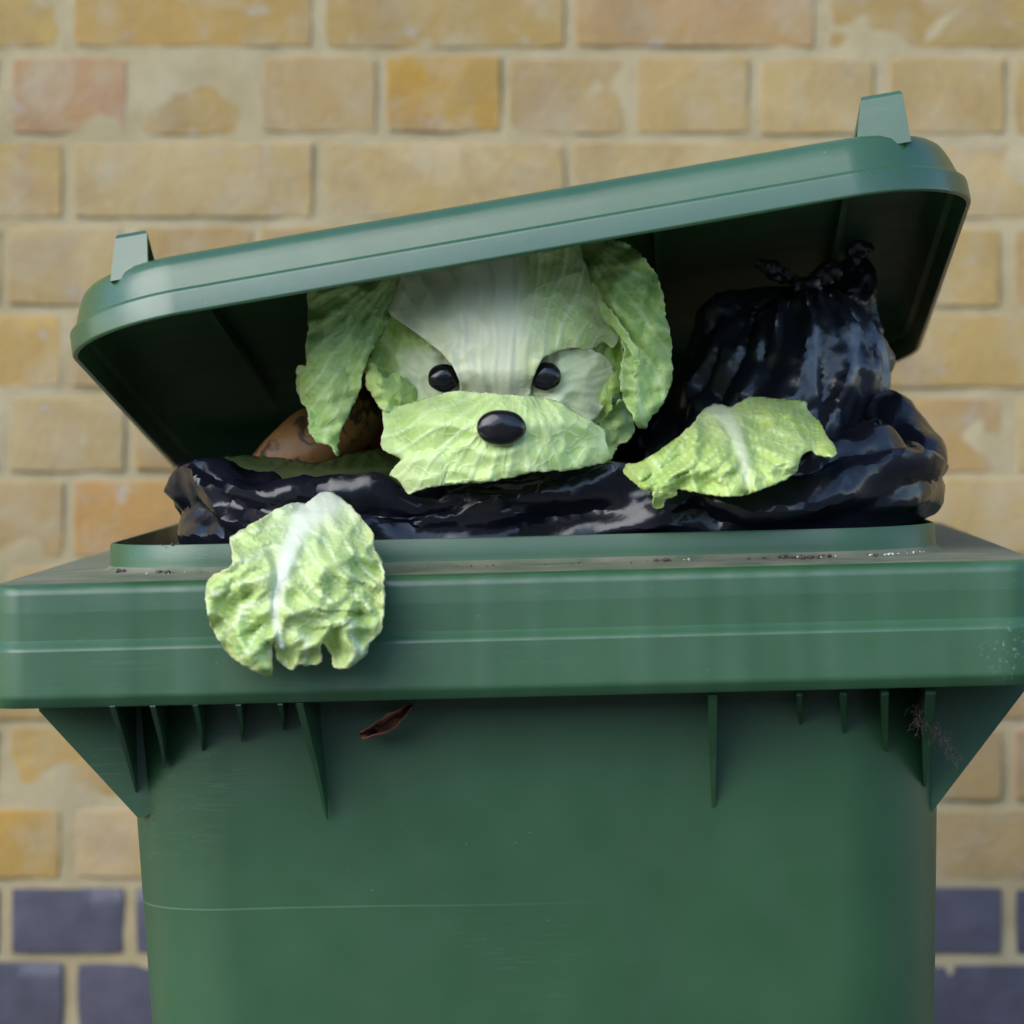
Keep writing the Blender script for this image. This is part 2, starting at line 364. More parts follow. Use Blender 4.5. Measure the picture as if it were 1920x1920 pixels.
for row in range(-4, 18):
    vb, va = BOT(row) + 1, BOT(row - 1) + 19                          # bottom and top of the course in photo rows
    zc = row_z((va + vb) / 2); hs = ((vb - va) / PXM) / (CH - 0.0115)
    if zc < 0.05: continue
    hd = row % 2 == 0
    blue = row >= 12
    pitch = (H if hd else S); u0 = 128 + (117 if hd else 0)
    for k in range(-12, 24):
        uc = u0 + pitch * PXM * (k - 0.5)
        X = (uc - 960) / PXM
        if abs(X) > 1.45: continue
        inview = -330 < uc < 2250 and -330 < vb < 2220
        jx, jz = rng.normal(0, 0.0012), rng.normal(0, 0.0010)
        typ = ('B' if blue else '') + ('H' if hd else 'S')
        me = MES[typ][int(rng.integers(6))]
        yy = -0.0034 + rng.normal(0, 0.0009)
        Mx = Matrix.Translation((X + jx, yy, zc + jz)) @ Matrix.Rotation(rng.normal(0, 0.003), 4, 'Y') @ Matrix.Diagonal((1, 1, hs, 1))
        if blue:
            s_b = rng.uniform(0.8, 1.15); col = (0.068 * s_b, 0.068 * s_b, 0.105 * s_b)
        else:
            col = PAL[int(rng.integers(len(PAL)))]; s_b = rng.uniform(0.9, 1.1); col = tuple(x * s_b for x in col)
            for (r_, u_), cc in SPECIAL.items():
                if r_ == row and abs(u_ - uc) < 110: col = cc
        if inview:
            o = bpy.data.objects.new('brick', me); COL.objects.link(o); o.parent = wall; o.matrix_basis = Mx; o.color = (*col, 1); brick_count += 1
        else: far.append((me, Mx, blue))
for bl_, mt_, cc_ in ((False, M_BRICK, (0.45, 0.325, 0.15, 1)), (True, M_BLUE, (0.068, 0.068, 0.105, 1))):
    V, F = join([([Mx @ v.co for v in me.vertices], [tuple(p.vertices) for p in me.polygons]) for me, Mx, bq in far if bq == bl_])
    o = mesh_obj('bricks', V, F, mt_, wall, sharp=50); o.color = cc_; o['kind'] = 'stuff'
# mortar bed: gently uneven sheet on a solid backing
nxm, nzm = 240, 160
VV = []; FF = []
for j in range(nzm + 1):
    for i in range(nxm + 1):
        x = -1.5 + 3.0 * i / nxm; z = -0.05 + 2.05 * j / nzm
        VV.append((x, -0.0012 + 0.0034 * nz(x * 16, z * 16, 3.3) + 0.0016 * nz(x * 50, z * 50, 8.1), z))
for j in range(nzm):
    for i in range(nxm):
        a = j * (nxm + 1) + i; FF.append((a, a + 1, a + nxm + 2, a + nxm + 1))
mesh_obj('mortar', VV, FF, M_MORTAR, wall)
def box(x0, x1, y0, y1, z0, z1):
    return [(x0, y0, z0), (x1, y0, z0), (x1, y1, z0), (x0, y1, z0), (x0, y0, z1), (x1, y0, z1), (x1, y1, z1), (x0, y1, z1)], \
        [(0, 3, 2, 1), (4, 5, 6, 7), (0, 1, 5, 4), (1, 2, 6, 5), (2, 3, 7, 6), (3, 0, 4, 7)]
V, F = box(-3.5, 3.5, 0.012, 0.22, -0.1, 2.3); mesh_obj('backing', V, F, M_MORTAR, wall, smooth=False)

# ------------------------------------------------------------------ wheelie bin
bin_ = empty('wheelie_bin', Mb)
tag(bin_, 'green plastic wheelie bin with its lid propped open crookedly before the brick wall', 'wheelie bin')
ZB, ZL, ZLT, ZT = 0.9312, 0.9652, 0.9702, 1.0010          # skirt bottom, ledge, ledge top, deck
CW, CDEP, CR = 0.2982, 0.63, 0.022
XC = 0.0
def cring(inset, z, seg=0):
    return rrect(XC - CW + inset * 0.12, XC + CW - inset * 0.12, inset, CDEP - inset, max(CR - inset * 0.5, 0.004), z, 8)
prof = [(0.0075, 0.985), (0.0060, ZB + 0.006), (0.0050, ZB + 0.0012), (0.0040, ZB), (0.0030, ZB + 0.0006), (0.0004, ZB + 0.0048), (0.0, ZB + 0.0062), (0.0, ZB + 0.008),
        (0.0010, ZL - 0.0022), (0.0014, ZL - 0.0010), (0.0028, ZL + 0.0004), (0.0042, ZL + 0.0014), (0.0064, ZLT - 0.0016), (0.0076, ZLT - 0.0004), (0.0084, ZLT + 0.0008), (0.0087, ZLT + 0.0024),
        (0.0104, ZT - 0.0066), (0.0112, ZT - 0.0042), (0.0128, ZT - 0.0021), (0.0152, ZT - 0.0006), (0.0190, ZT)]
V, F = loft([cring(i, z) for i, z in prof])
mesh_obj('collar', V, F, M_COLLAR, bin_, sharp=60, wn=True)
# deck between collar edge and the upright lip
LX0, LX1, LY0, LY1, LR = -0.2445, 0.2495, 0.062, 0.580, 0.066
def lring(inset, z): return rrect(LX0 + inset, LX1 - inset, LY0 + inset, LY1 - inset, LR - inset, z, 16)
outer = rrect(XC - CW + 0.00228, XC + CW - 0.00228, 0.0190, CDEP - 0.0190, 0.0125, ZT, 16)
dk = [outer, [a.lerp(b, 0.45) + Vector((0, 0, 0.0012)) for a, b in zip(outer, lring(-0.004, ZT))], lring(-0.006, ZT + 0.0022), lring(-0.002, ZT + 0.0032), lring(-0.0002, ZT + 0.0055)]
V, F = loft(dk); mesh_obj('deck', V, F, M_DECK, bin_, sharp=60)
ZR = ZT + 0.0185
V, F = loft([lring(-0.0004, ZT + 0.0050), lring(0.0, ZT + 0.008), lring(0.0004, ZR - 0.0012), lring(0.0012, ZR), lring(0.0030, ZR), lring(0.0040, ZR - 0.0012), lring(0.0046, ZT - 0.03), lring(0.012, ZT - 0.05)])
mesh_obj('lip', V, F, M_BODY, bin_, sharp=40)
# body
pl, pr = L(248, 1530, 2.115), L(1760, 1530, 2.115); ql, qr = L(275, 1920, 2.115), L(1757, 1920, 2.115)
def bring(z):
    t = (pl.z - z) / (pl.z - ql.z)
    xl, xr = lerp(pl.x, ql.x, t), lerp(pr.x, qr.x, t)
    if z < ql.z: xl, xr = lerp(ql.x, -0.19, (ql.z - z) / ql.z), lerp(qr.x, 0.21, (ql.z - z) / ql.z)
    y0 = 0.058 + (0.95 - z) * 0.035
    return rrect(xl, xr, y0, 0.56 - (0.95 - z) * 0.08, 0.062, z, 14)
V, F = loft([bring(z) for z in (0.985, 0.94, 0.90, 0.86, 0.80, 0.72, 0.6, 0.4, 0.2, 0.03)], cap1=True)
mesh_obj('body', V, F, M_BODY, bin_, sharp=60)
# gusset ribs under the collar
def fin(A, B, C, th0, th1, name='rib'):
    ax = Vector((1, 0, 0))
    V = [A - ax * th1, A + ax * th1, B - ax * th1 * 0.3, B + ax * th1 * 0.3, C - ax * th0, C + ax * th0]
    up = Vector((0, 0.004, 0.012)); V += [A - ax * th1 + up, A + ax * th1 + up, C - ax * th0 + up, C + ax * th0 + up]
    # curved front edge: two mid points
    m1 = A.lerp(B, 0.5) + Vector((0, 0.004, 0)) * min(1, (A - B).length / 0.05)
    V += [m1 - ax * th1 * 0.8, m1 + ax * th1 * 0.8]
    F = [(0, 1, 11, 10), (10, 11, 3, 2), (0, 10, 2, 4), (1, 5, 3, 11), (2, 3, 5, 4), (0, 4, 8, 6), (1, 7, 9, 5), (6, 8, 9, 7), (0, 6, 7, 1), (4, 5, 9, 8)]
    return mesh_obj(name, V, F, M_BODY, bin_, smooth=False)
for (ut, vt, ub, vb, db, th) in [(210, 1329, 259, 1497, 2.105, .0016), (286, 1329, 310, 1440, 2.082, .0015), (366, 1327, 380, 1408, 2.074, .0015), (447, 1327, 454, 1391, 2.070, .0014), (525, 1326, 532, 1370, 2.070, .0014),
                                 (561, 1324, 614, 1537, 2.069, .0020), (1336, 1309, 1338, 1532, 2.070, .0026), (1499, 1309, 1502, 1368, 2.070, .0016), (1581, 1307, 1584, 1388, 2.070, .0020),
                                 (1659, 1307, 1662, 1421, 2.074, .0022), (1745, 1306, 1734, 1475, 2.090, .0028)]:
    A = L(ut, vt - 4, 2.018); B = L(ub, vb, db)
    fin(A, B, Vector((lerp(A.x, B.x, .6), B.y + 0.012, A.z)), 0.0016, th)
for (ua, va, ub, vb, uc, d) in [(73, 1333, 258, 1533, 300, 2.10), (1925, 1290, 1748, 1522, 1700, 2.10)]:
    A, B, C = L(ua, va, d), L(ub, vb, d), L(uc, vb - 10, d); Dp = L(uc, va, d)
    V, F = [], []
    pts = [A, B, C, Dp]; up = Vector((0, 0, 0.03)); pts = [A + up, A, B, C, Dp + up]
    for dy in (0, 0.004): V += [p + Vector((0, dy, 0)) for p in pts]
    n = 5; F = [tuple(range(n)), tuple(range(2 * n - 1, n - 1, -1))] + [(k, (k + 1) % n, n + (k + 1) % n, n + k) for k in range(n)]
    mesh_obj('gusset', V, F, M_BODY, bin_, smooth=False)
# ------------------------------------------------------------------ lid (tilted, own frame)
PF = px(966, 476, 2.0)
xd = Vector((math.cos(R(9.85)), -0.018, math.sin(R(9.85)))).normalized()
yd = Vector((0.030, 1.0, -0.178)); yd = (yd - xd * yd.dot(xd)).normalized(); zd = xd.cross(yd).normalized()
Ml = Matrix((( xd.x, yd.x, zd.x, PF.x), (xd.y, yd.y, zd.y, PF.y), (xd.z, yd.z, zd.z, PF.z), (0, 0, 0, 1)))
LW, LDEP = 0.2655, 0.60
def lidring(inset, z, r=0.072, yo=0.0):
    ring = rrect(-LW + inset, LW - inset, inset + yo, LDEP - inset, max(r - inset, 0.01), z, 16)
    out = []
    for p in ring:     # front slightly bowed in plan
        if p.y < 0.2: p = p + Vector((0, 0.010 * (p.x / LW) ** 2, 0))
        out.append(p)
    return out
lp = [(0.0030, 0.0004), (0.0012, 0.0), (0.0004, 0.0006), (0.0, 0.0018), (0.0002, 0.0125), (0.0006, 0.0138), (0.0018, 0.0148), (0.0032, 0.0152), (0.0040, 0.0160),
      (0.0072, 0.0255), (0.0092, 0.0305), (0.0112, 0.0342), (0.0145, 0.0370), (0.0190, 0.0386), (0.0260, 0.0394), (0.10, 0.0415)]
li = [(0.10, 0.0375), (0.028, 0.0355), (0.0165, 0.0345), (0.0115, 0.030), (0.0085, 0.016), (0.0050, 0.0140), (0.0040, 0.0040)]
V, F = loft([lidring(i, z) for i, z in lp], cap1=True)
V2, F2 = loft([lidring(i, z) for i, z in li] + [lidring(0.0030, 0.0004)], cap0=True)
lid = mesh_obj('lid', V, F, M_LID, bin_, sharp=60, M=Mi @ Ml, wn=True)
mesh_obj('inner_shell', V2, F2, M_LIDIN, lid, sharp=42)
# moulded ribs under the lid
for xk in (-0.19, 0.085, 0.20):
    V, F = box(xk - 0.0020, xk + 0.0020, 0.035, 0.50, 0.030, 0.0368); mesh_obj('stiffener', V, F, M_LIDIN, lid, smooth=False)
# lifting lugs standing on the lid's front corners
def lug(xb, wb, wt, zt, lean, depth=0.05, y0=0.026):
    t = 0.0034; z0 = 0.030; parts = []
    def quadbar(a, b, c, d, off):       # plate from 4 corners, thickened
        V = [a, b, c, d, a + off, b + off, c + off, d + off]
        return V, [(0, 1, 2, 3), (7, 6, 5, 4), (0, 4, 5, 1), (1, 5, 6, 2), (2, 6, 7, 3), (3, 7, 4, 0)]
    fl, fr = Vector((xb - wb, y0, z0)), Vector((xb + wb, y0, z0)); tl, tr = Vector((xb - wt + lean, y0 + 0.004, zt)), Vector((xb + wt + lean, y0 + 0.004, zt))
    c1, c2 = tl + Vector((0.001, 0.002, 0.0018)), tr + Vector((-0.001, 0.002, 0.0018))
    bl, br = Vector((xb - wb, y0 + depth, z0 + 0.006)), Vector((xb + wb, y0 + depth, z0 + 0.006))
    top_l, top_r = c1 + Vector((0, 0.010, 0)), c2 + Vector((0, 0.010, 0))
    V = [fl, fr, tl, tr, c1, c2, top_l, top_r, bl, br]
    F = [(0, 1, 3, 2), (2, 3, 5, 4), (4, 5, 7, 6), (6, 7, 9, 8)]
    return mesh_obj('handle_lug', V, F, M_LID, lid, smooth=False, solid=t)
lug(-0.2195, 0.0108, 0.0092, 0.0545, 0.0042, 0.060)
lug(0.2160, 0.0160, 0.0122, 0.0590, 0.0048, 0.050)
# rear handle bar and hinge knuckles
def tube(pts, rad, seg=10, flat=1.0):
    P = [Vector(p) for p in pts]; rings = []
    for i, p in enumerate(P):
        t = (P[min(i + 1, len(P) - 1)] - P[max(i - 1, 0)]).normalized()
        a = t.cross(Vector((0, 1, 0.3))).normalized(); b = t.cross(a)
        r = rad[i] if hasattr(rad, '__len__') else rad
        rings.append([p + (a * math.cos(2 * math.pi * k / seg) + b * math.sin(2 * math.pi * k / seg) * flat) * r for k in range(seg)])
    return loft(rings, True, True)
V, F = tube([(-0.20, CDEP - 0.01, 0.985), (-0.20, CDEP + 0.05, 0.992), (-0.19, CDEP + 0.062, 0.993), (0.19, CDEP + 0.062, 0.993), (0.20, CDEP + 0.05, 0.992), (0.20, CDEP - 0.01, 0.985)], 0.013)
mesh_obj('handle', V, F, M_BODY, bin_, sharp=50)

# ------------------------------------------------------------------ crumpling of thin film
def tri(x): return 2 * np.abs(x - np.floor(x + 0.5)) - 0.5
def crumple(P, seed, layers):
    r = np.random.default_rng(seed); h = np.zeros(len(P))
    for f, a, cnt in layers:
        for _ in range(cnt):
            d = r.normal(size=3); d /= np.linalg.norm(d); e = np.cross(d, r.normal(size=3)); e /= np.linalg.norm(e)
            ph = r.random(4)
            wv = 0.35 * np.sin(2 * np.pi * (P @ e * f * 0.47 + ph[1])) + 0.22 * np.sin(2 * np.pi * (P @ np.cross(d, e) * f * 0.8 + ph[2]))
            msk = 0.5 + 0.5 * np.sin(2 * np.pi * (P @ e * f * 0.31 + ph[3]))
            h += a / cnt * tri(P @ d * f + ph[0] + wv) * 2 * msk
    return h
def displace(V, F, h):
    me = bpy.data.meshes.new('tmp'); me.from_pydata([tuple(v) for v in V], [], F); me.update()
    nn = np.empty(len(V) * 3); me.vertices.foreach_get('normal', nn); bpy.data.meshes.remove(me)
    return np.array([tuple(v) for v in V]) + nn.reshape(-1, 3) * h[:, None]

def facets(ni, nj, T, S, spt, sps, seed, skew=0.0, wrap=True, skewed=0.6):
    # crumpled film: random creases joined by flat facets, on a grid of ni (round) x nj
    r = np.random.default_rng(seed); nt_, ns_ = max(4, round(T / spt)), max(2, round(S / sps)); pts, hs = [], []
    for a_ in range(nt_):
        for b_ in range(-1, ns_ + 2):
            pts.append(((a_ + (b_ % 2) * 0.5 + r.uniform(-.42, .42)) * T / nt_, (b_ + r.uniform(-.42, .42)) * S / ns_)); hs.append(np.sign(r.random() - 0.5) * abs(r.normal()) ** skewed)
    pts = np.array(pts); hs = np.array(hs); pts[:, 0] = (pts[:, 0] + skew * pts[:, 1]) % T
    lo_, hi_ = pts[:, 0] < 3 * spt + abs(skew) * S, pts[:, 0] > T - 3 * spt - abs(skew) * S
    A = np.vstack([pts, pts[lo_] + (T, 0), pts[hi_] - (T, 0)]); H_ = np.r_[hs, hs[lo_], hs[hi_]]
    # triangulate in squeezed space so that facets run along the crease direction
    Q = A / np.array([spt, sps]); res = delaunay_2d_cdt([Vector(q) for q in Q], [], [], 0, 1e-6); out = np.zeros((ni, nj))
    orig = [o[0] if o else 0 for o in res[3]]
    vt = np.array([(v.x * spt, v.y * sps) for v in res[0]]); dt_, ds_ = T / ni, S / (nj - 1)
    for f in res[2]:
        p0, p1, p2 = vt[list(f)]; h0, h1, h2 = H_[[orig[k] for k in f]]
        i0, i1 = max(0, math.ceil(min(p0[0], p1[0], p2[0]) / dt_)), min(ni - 1, int(max(p0[0], p1[0], p2[0]) / dt_)); j0, j1 = max(0, math.ceil(min(p0[1], p1[1], p2[1]) / ds_)), min(nj - 1, int(max(p0[1], p1[1], p2[1]) / ds_))
        if i1 < i0 or j1 < j0: continue
        gi_, gj_ = np.meshgrid(np.arange(i0, i1 + 1) * dt_, np.arange(j0, j1 + 1) * ds_, indexing='ij')
        de_ = (p1[1] - p2[1]) * (p0[0] - p2[0]) + (p2[0] - p1[0]) * (p0[1] - p2[1])
        if abs(de_) < 1e-14: continue
        l0 = ((p1[1] - p2[1]) * (gi_ - p2[0]) + (p2[0] - p1[0]) * (gj_ - p2[1])) / de_; l1 = ((p2[1] - p0[1]) * (gi_ - p2[0]) + (p0[0] - p2[0]) * (gj_ - p2[1])) / de_; l2 = 1 - l0 - l1
        mk = (l0 >= -1e-9) & (l1 >= -1e-9) & (l2 >= -1e-9); sub = out[i0:i1 + 1, j0:j1 + 1]; sub[mk] = (l0 * h0 + l1 * h1 + l2 * h2)[mk]
    return out
def soften(h, n=1):
    for _ in range(n):
        h = (np.roll(h, 1, 0) + 2 * h + np.roll(h, -1, 0)) / 4; p = np.pad(h, ((0, 0), (1, 1)), mode='edge'); h = (p[:, :-2] + 2 * p[:, 1:-1] + p[:, 2:]) / 4
    return h
def grid_faces(ni, nj): return [(i * nj + k, ((i + 1) % ni) * nj + k, ((i + 1) % ni) * nj + k + 1, i * nj + k + 1) for i in range(ni) for k in range(nj - 1)]
def foil(G, cell, T, S, seed):
    # irregular triangles through a displaced grid (i runs round, cut at i = 0)
    r = np.random.default_rng(seed); ni, nj = G.shape[:2]; nt_, ns_ = round(T / cell), round(S / (cell * 0.87)); uv = []
    for b_ in range(ns_ + 1):
        for a_ in range(nt_ + 1):
            ju = 0 if a_ in (0, nt_) else r.uniform(-.38, .38); jv = 0 if b_ in (0, ns_) else r.uniform(-.38, .38)
            u = (a_ + ju + (0.5 if b_ % 2 and 0 < a_ < nt_ - 1 else 0)) / nt_; uv.append((min(u, 1.0), (b_ + jv) / ns_))
    uv = np.array(uv); res = delaunay_2d_cdt([Vector((u * T, v * S)) for u, v in uv], [], [], 0, 1e-7); q = np.array([(p.x / T, p.y / S) for p in res[0]])
    fi, fj = np.clip(q[:, 0], 0, 1) * ni, np.clip(q[:, 1], 0, 1) * (nj - 1); i0 = np.floor(fi).astype(int); j0 = np.minimum(np.floor(fj).astype(int), nj - 2); a_, b_ = (fi - i0)[:, None], (fj - j0)[:, None]
    i1 = (i0 + 1) % ni; i0 = i0 % ni
    return G[i0, j0] * (1 - a_) * (1 - b_) + G[i1, j0] * a_ * (1 - b_) + G[i0, j0 + 1] * (1 - a_) * b_ + G[i1, j0 + 1] * a_ * b_, [tuple(f) for f in res[2]]

# ------------------------------------------------------------------ bin liner
NL, NS = 1150, 104
path = rrect(LX0 + 0.034, LX1 - 0.006, LY0 + 0.009, LY1 - 0.03, 0.10, 0.0, 40)
pp = catmull([(p.x, p.y) for p in path], 0.0025)
seglen = np.r_[0, np.cumsum(np.linalg.norm(np.diff(np.vstack([pp, pp[:1]]), axis=0), axis=1))]
tt = np.linspace(0, seglen[-1], NL, endpoint=False)
k_ = int(np.argmin(np.abs(pp[:, 0]) + 10 * (pp[:, 1] < 0.3))); pp = np.roll(pp, -k_, 0); seglen = np.r_[0, np.cumsum(np.linalg.norm(np.diff(np.vstack([pp, pp[:1]]), axis=0), axis=1))]
tt = np.linspace(0, seglen[-1], NL, endpoint=False)
cl = np.vstack([pp, pp[:1]])
px_ = np.interp(tt, seglen, cl[:, 0]); py_ = np.interp(tt, seglen, cl[:, 1])
cen = np.array([0.0, 0.33])
V = []
for i in range(NL):
    x, y = px_[i], py_[i]
    tx, ty = px_[(i + 1) % NL] - px_[i - 1], py_[(i + 1) % NL] - py_[i - 1]
    l = math.hypot(tx, ty); nx_, ny_ = ty / l, -tx / l           # outward (ring runs counter clockwise)
    front = sstep(0.30, 0.12, y)
    hf = interp([-.25, -.20, -.16, -.10, -.06, -.02, .03, .08, .13, .17, .20, .23, .25], [.062, .050, .034, .032, .024, .030, .034, .038, .040, .046, .050, .056, .046], x)
    h = lerp(interp([-.25, -.12, 0, .12, .25], [.016, .038, .060, .074, .080], x), hf, front)
    if x > 0.12: bu = 0.003 + 0.016 * sstep(0.14, 0.25, x) * sstep(0.36, 0.16, y)
    else: bu = 0.001
    if x < -0.17: bu = -0.003
    h += 0.010 * nz(tt[i] * 12, 2.2) + 0.004 * nz(tt[i] * 34, 5.2); bu += 0.007 * nz(tt[i] * 20, 7.7)
    cp = [(-0.004, -0.05), (-0.003, -0.004), (bu * 0.7 - 0.001, 0.22 * h), (bu - 0.001, 0.50 * h), (bu * 0.55 - 0.003, 0.86 * h), (-0.011, h), (-0.028, 0.93 * h), (-0.046, 0.55 * h), (-0.062, 0.12 * h), (-0.10, -0.010)]
    cc = catmull(cp, 0.004, closed=False)
    s = np.r_[0, np.cumsum(np.linalg.norm(np.diff(cc, axis=0), axis=1))]; s /= s[-1]
    q = np.linspace(0, 1, NS - 8); oo = np.interp(q, s, cc[:, 0]); zz = np.interp(q, s, cc[:, 1])
    for k in range(NS - 8): V.append((x + nx_ * oo[k], y + ny_ * oo[k], ZR + zz[k]))
    ex, ey = x + nx_ * oo[-1], y + ny_ * oo[-1]
    for k in range(8):
        t = (k + 1) / 8
        V.append((lerp(ex, cen[0] + 0.02 * nx_, t), lerp(ey, cen[1] + 0.02 * ny_, t), ZR - 0.010 - 0.012 * t))
F = []
for i in range(NL):
    j = (i + 1) % NL
    for k in range(NS - 1): F.append((i * NS + k, j * NS + k, j * NS + k + 1, i * NS + k + 1))
P = np.array(V)
G0 = P.reshape(NL, NS, 3)
TL, SL = seglen[-1], 0.24
hL = 0.0074 * facets(NL, NS, TL, SL, 0.062, 0.023, 51, 0.9) + 0.0050 * facets(NL, NS, TL, SL, 0.034, 0.014, 52, -1.2) + 0.0017 * facets(NL, NS, TL, SL, 0.017, 0.008, 53, 0.6)
hL = hL * np.interp(np.linspace(0, 1, NS), [0, 0.16, 0.30, 0.85, 1], [0, 0.1, 1, 1, 0])[None, :] * np.clip((G0[..., 2] - (ZR - 0.006)) / 0.010, 0.0, 1)
F = grid_faces(NL, NS); V, F = foil(displace(P, F, hL.ravel()).reshape(NL, NS, 3), 0.0036, TL, SL, 8)
liner = mesh_obj('bin_liner', V, F, M_LINER, sharp=34, M=Mb)
tag(liner, 'glossy black plastic liner bunched up all round the rim of the bin', 'bin liner')

# ------------------------------------------------------------------ tied sacks
def sack(name, prof, d, squash, seed, ni=520, nj=200, amp=1.0, size=1.0):
    ys = np.array([p[0] for p in prof], float); Ls = np.array([p[1] for p in prof], float); Rs = np.array([p[2] for p in prof], float)
    yy = np.linspace(ys[0], ys[-1], 400); hw_ = np.interp(yy, ys, (Rs - Ls) / 2); arc = np.r_[0, np.cumsum(np.hypot(np.diff(yy), np.diff(hw_)))]; yv = np.interp(np.linspace(0, arc[-1], nj), arc, yy)
    lk = lambda a_: np.convolve(np.pad(a_, 6, mode='edge'), np.ones(13) / 13, 'valid')
    Lv, Rv = lk(np.interp(yv, ys, Ls)), lk(np.interp(yv, ys, Rs)); G = np.zeros((ni, nj, 3)); th = np.arange(ni) * 2 * math.pi / ni + math.pi / 2
    for j in range(nj):
        c = px((Lv[j] + Rv[j]) / 2, yv[j], d); hw = (Rv[j] - Lv[j]) / 2 * d / FP
        G[:, j] = np.c_[c.x + np.cos(th) * hw, c.y + np.sin(th) * hw * squash, np.full(ni, c.z)]
    hw = (Rv - Lv) / 2 * d / FP; T, S_ = 2 * math.pi * hw.max() * 0.9, arc[-1] * d / FP; v = np.linspace(0, 1, nj)[None, :]
    h = 0.0058 * facets(ni, nj, T, S_, 0.026 * size, 0.046 * size, seed, 0.5) + 0.0040 * facets(ni, nj, T, S_, 0.015 * size, 0.024 * size, seed + 1, -0.7) + 0.0017 * facets(ni, nj, T, S_, 0.008 * size, 0.014 * size, seed + 2, 0.3)
    pl_ = np.array([[abs(nz(math.cos(t) * 6, math.sin(t) * 6, seed + q * 1.5)) + 0.6 * abs(nz(math.cos(t) * 15, math.sin(t) * 15, seed + 4 + q * 2)) - 0.4 for q in v[0]] for t in th])
    h = amp * (h * np.clip(v * 4, 0.05, 1) + 0.016 * pl_ * np.exp(-v * 4.5) * np.clip(hw / 0.02, 0.1, 1)[None, :]); F = grid_faces(ni, nj)
    V, F = foil(displace(G.reshape(-1, 3), F, h.ravel()).reshape(ni, nj, 3), 0.0029 * size ** 0.5, T, S_, seed); return mesh_obj(name, V, F, M_SACK, sharp=34)
def tie(pts, rads, d, seed, parent, name='tie_end', flat=0.5):
    P = catmull([(*p, r) for p, r in zip(pts, rads)], 3, closed=False)
    c = [px(p[0], p[1], d) for p in P]; r = [max(p[2], 1) * d / FP for p in P]
    V, F = tube(c, r, 26, flat); Pn = np.array([tuple(v) for v in V])
    h = crumple(Pn, seed, [(60, 0.0022, 3), (140, 0.0016, 3)])
    return mesh_obj(name, displace(V, F, h), F, M_SACK, parent, sharp=26)
sk = sack('tied_bin_bag', [(536, 1500, 1524), (546, 1462, 1540), (553, 1388, 1570), (562, 1352, 1590), (586, 1332, 1612), (620, 1316, 1632), (660, 1298, 1652), (700, 1278, 1662), (740, 1258, 1664), (780, 1240, 1660), (830, 1214, 1650), (890, 1195, 1640)],
          2.29, 0.78, 21, amp=0.95)
tag(sk, 'larger tied black bin bag with twisted ends standing on the right of the lettuce dog', 'bin bag')
sk['group'] = 'tied black bags in the bin'
tie([(1508, 545), (1490, 525), (1465, 515), (1440, 503), (1415, 494)], [13, 12, 17, 16, 9], 2.275, 5, sk)
tie([(1514, 545), (1525, 527), (1545, 516), (1562, 508), (1576, 522)], [13, 15, 21, 20, 9], 2.275, 6, sk)
tie([(1488, 540), (1505, 534), (1525, 533), (1540, 541)], [9, 15, 14, 8], 2.265, 7, sk, 'knot', 0.8)
sk2 = sack('tied_bin_bag', [(482, 1596, 1622), (494, 1574, 1632), (508, 1562, 1640), (530, 1556, 1644), (560, 1552, 1646), (600, 1550, 1648), (680, 1546, 1650)], 2.335, 0.8, 33, 260, 140, 0.6, 0.6)
tag(sk2, 'small black bag poking up behind the larger tied bag under the lid', 'bin bag'); sk2['group'] = 'tied black bags in the bin'
tie([(1608, 494), (1600, 482), (1606, 471), (1622, 465), (1634, 474)], [12, 16, 18, 15, 8], 2.29, 9, sk2)

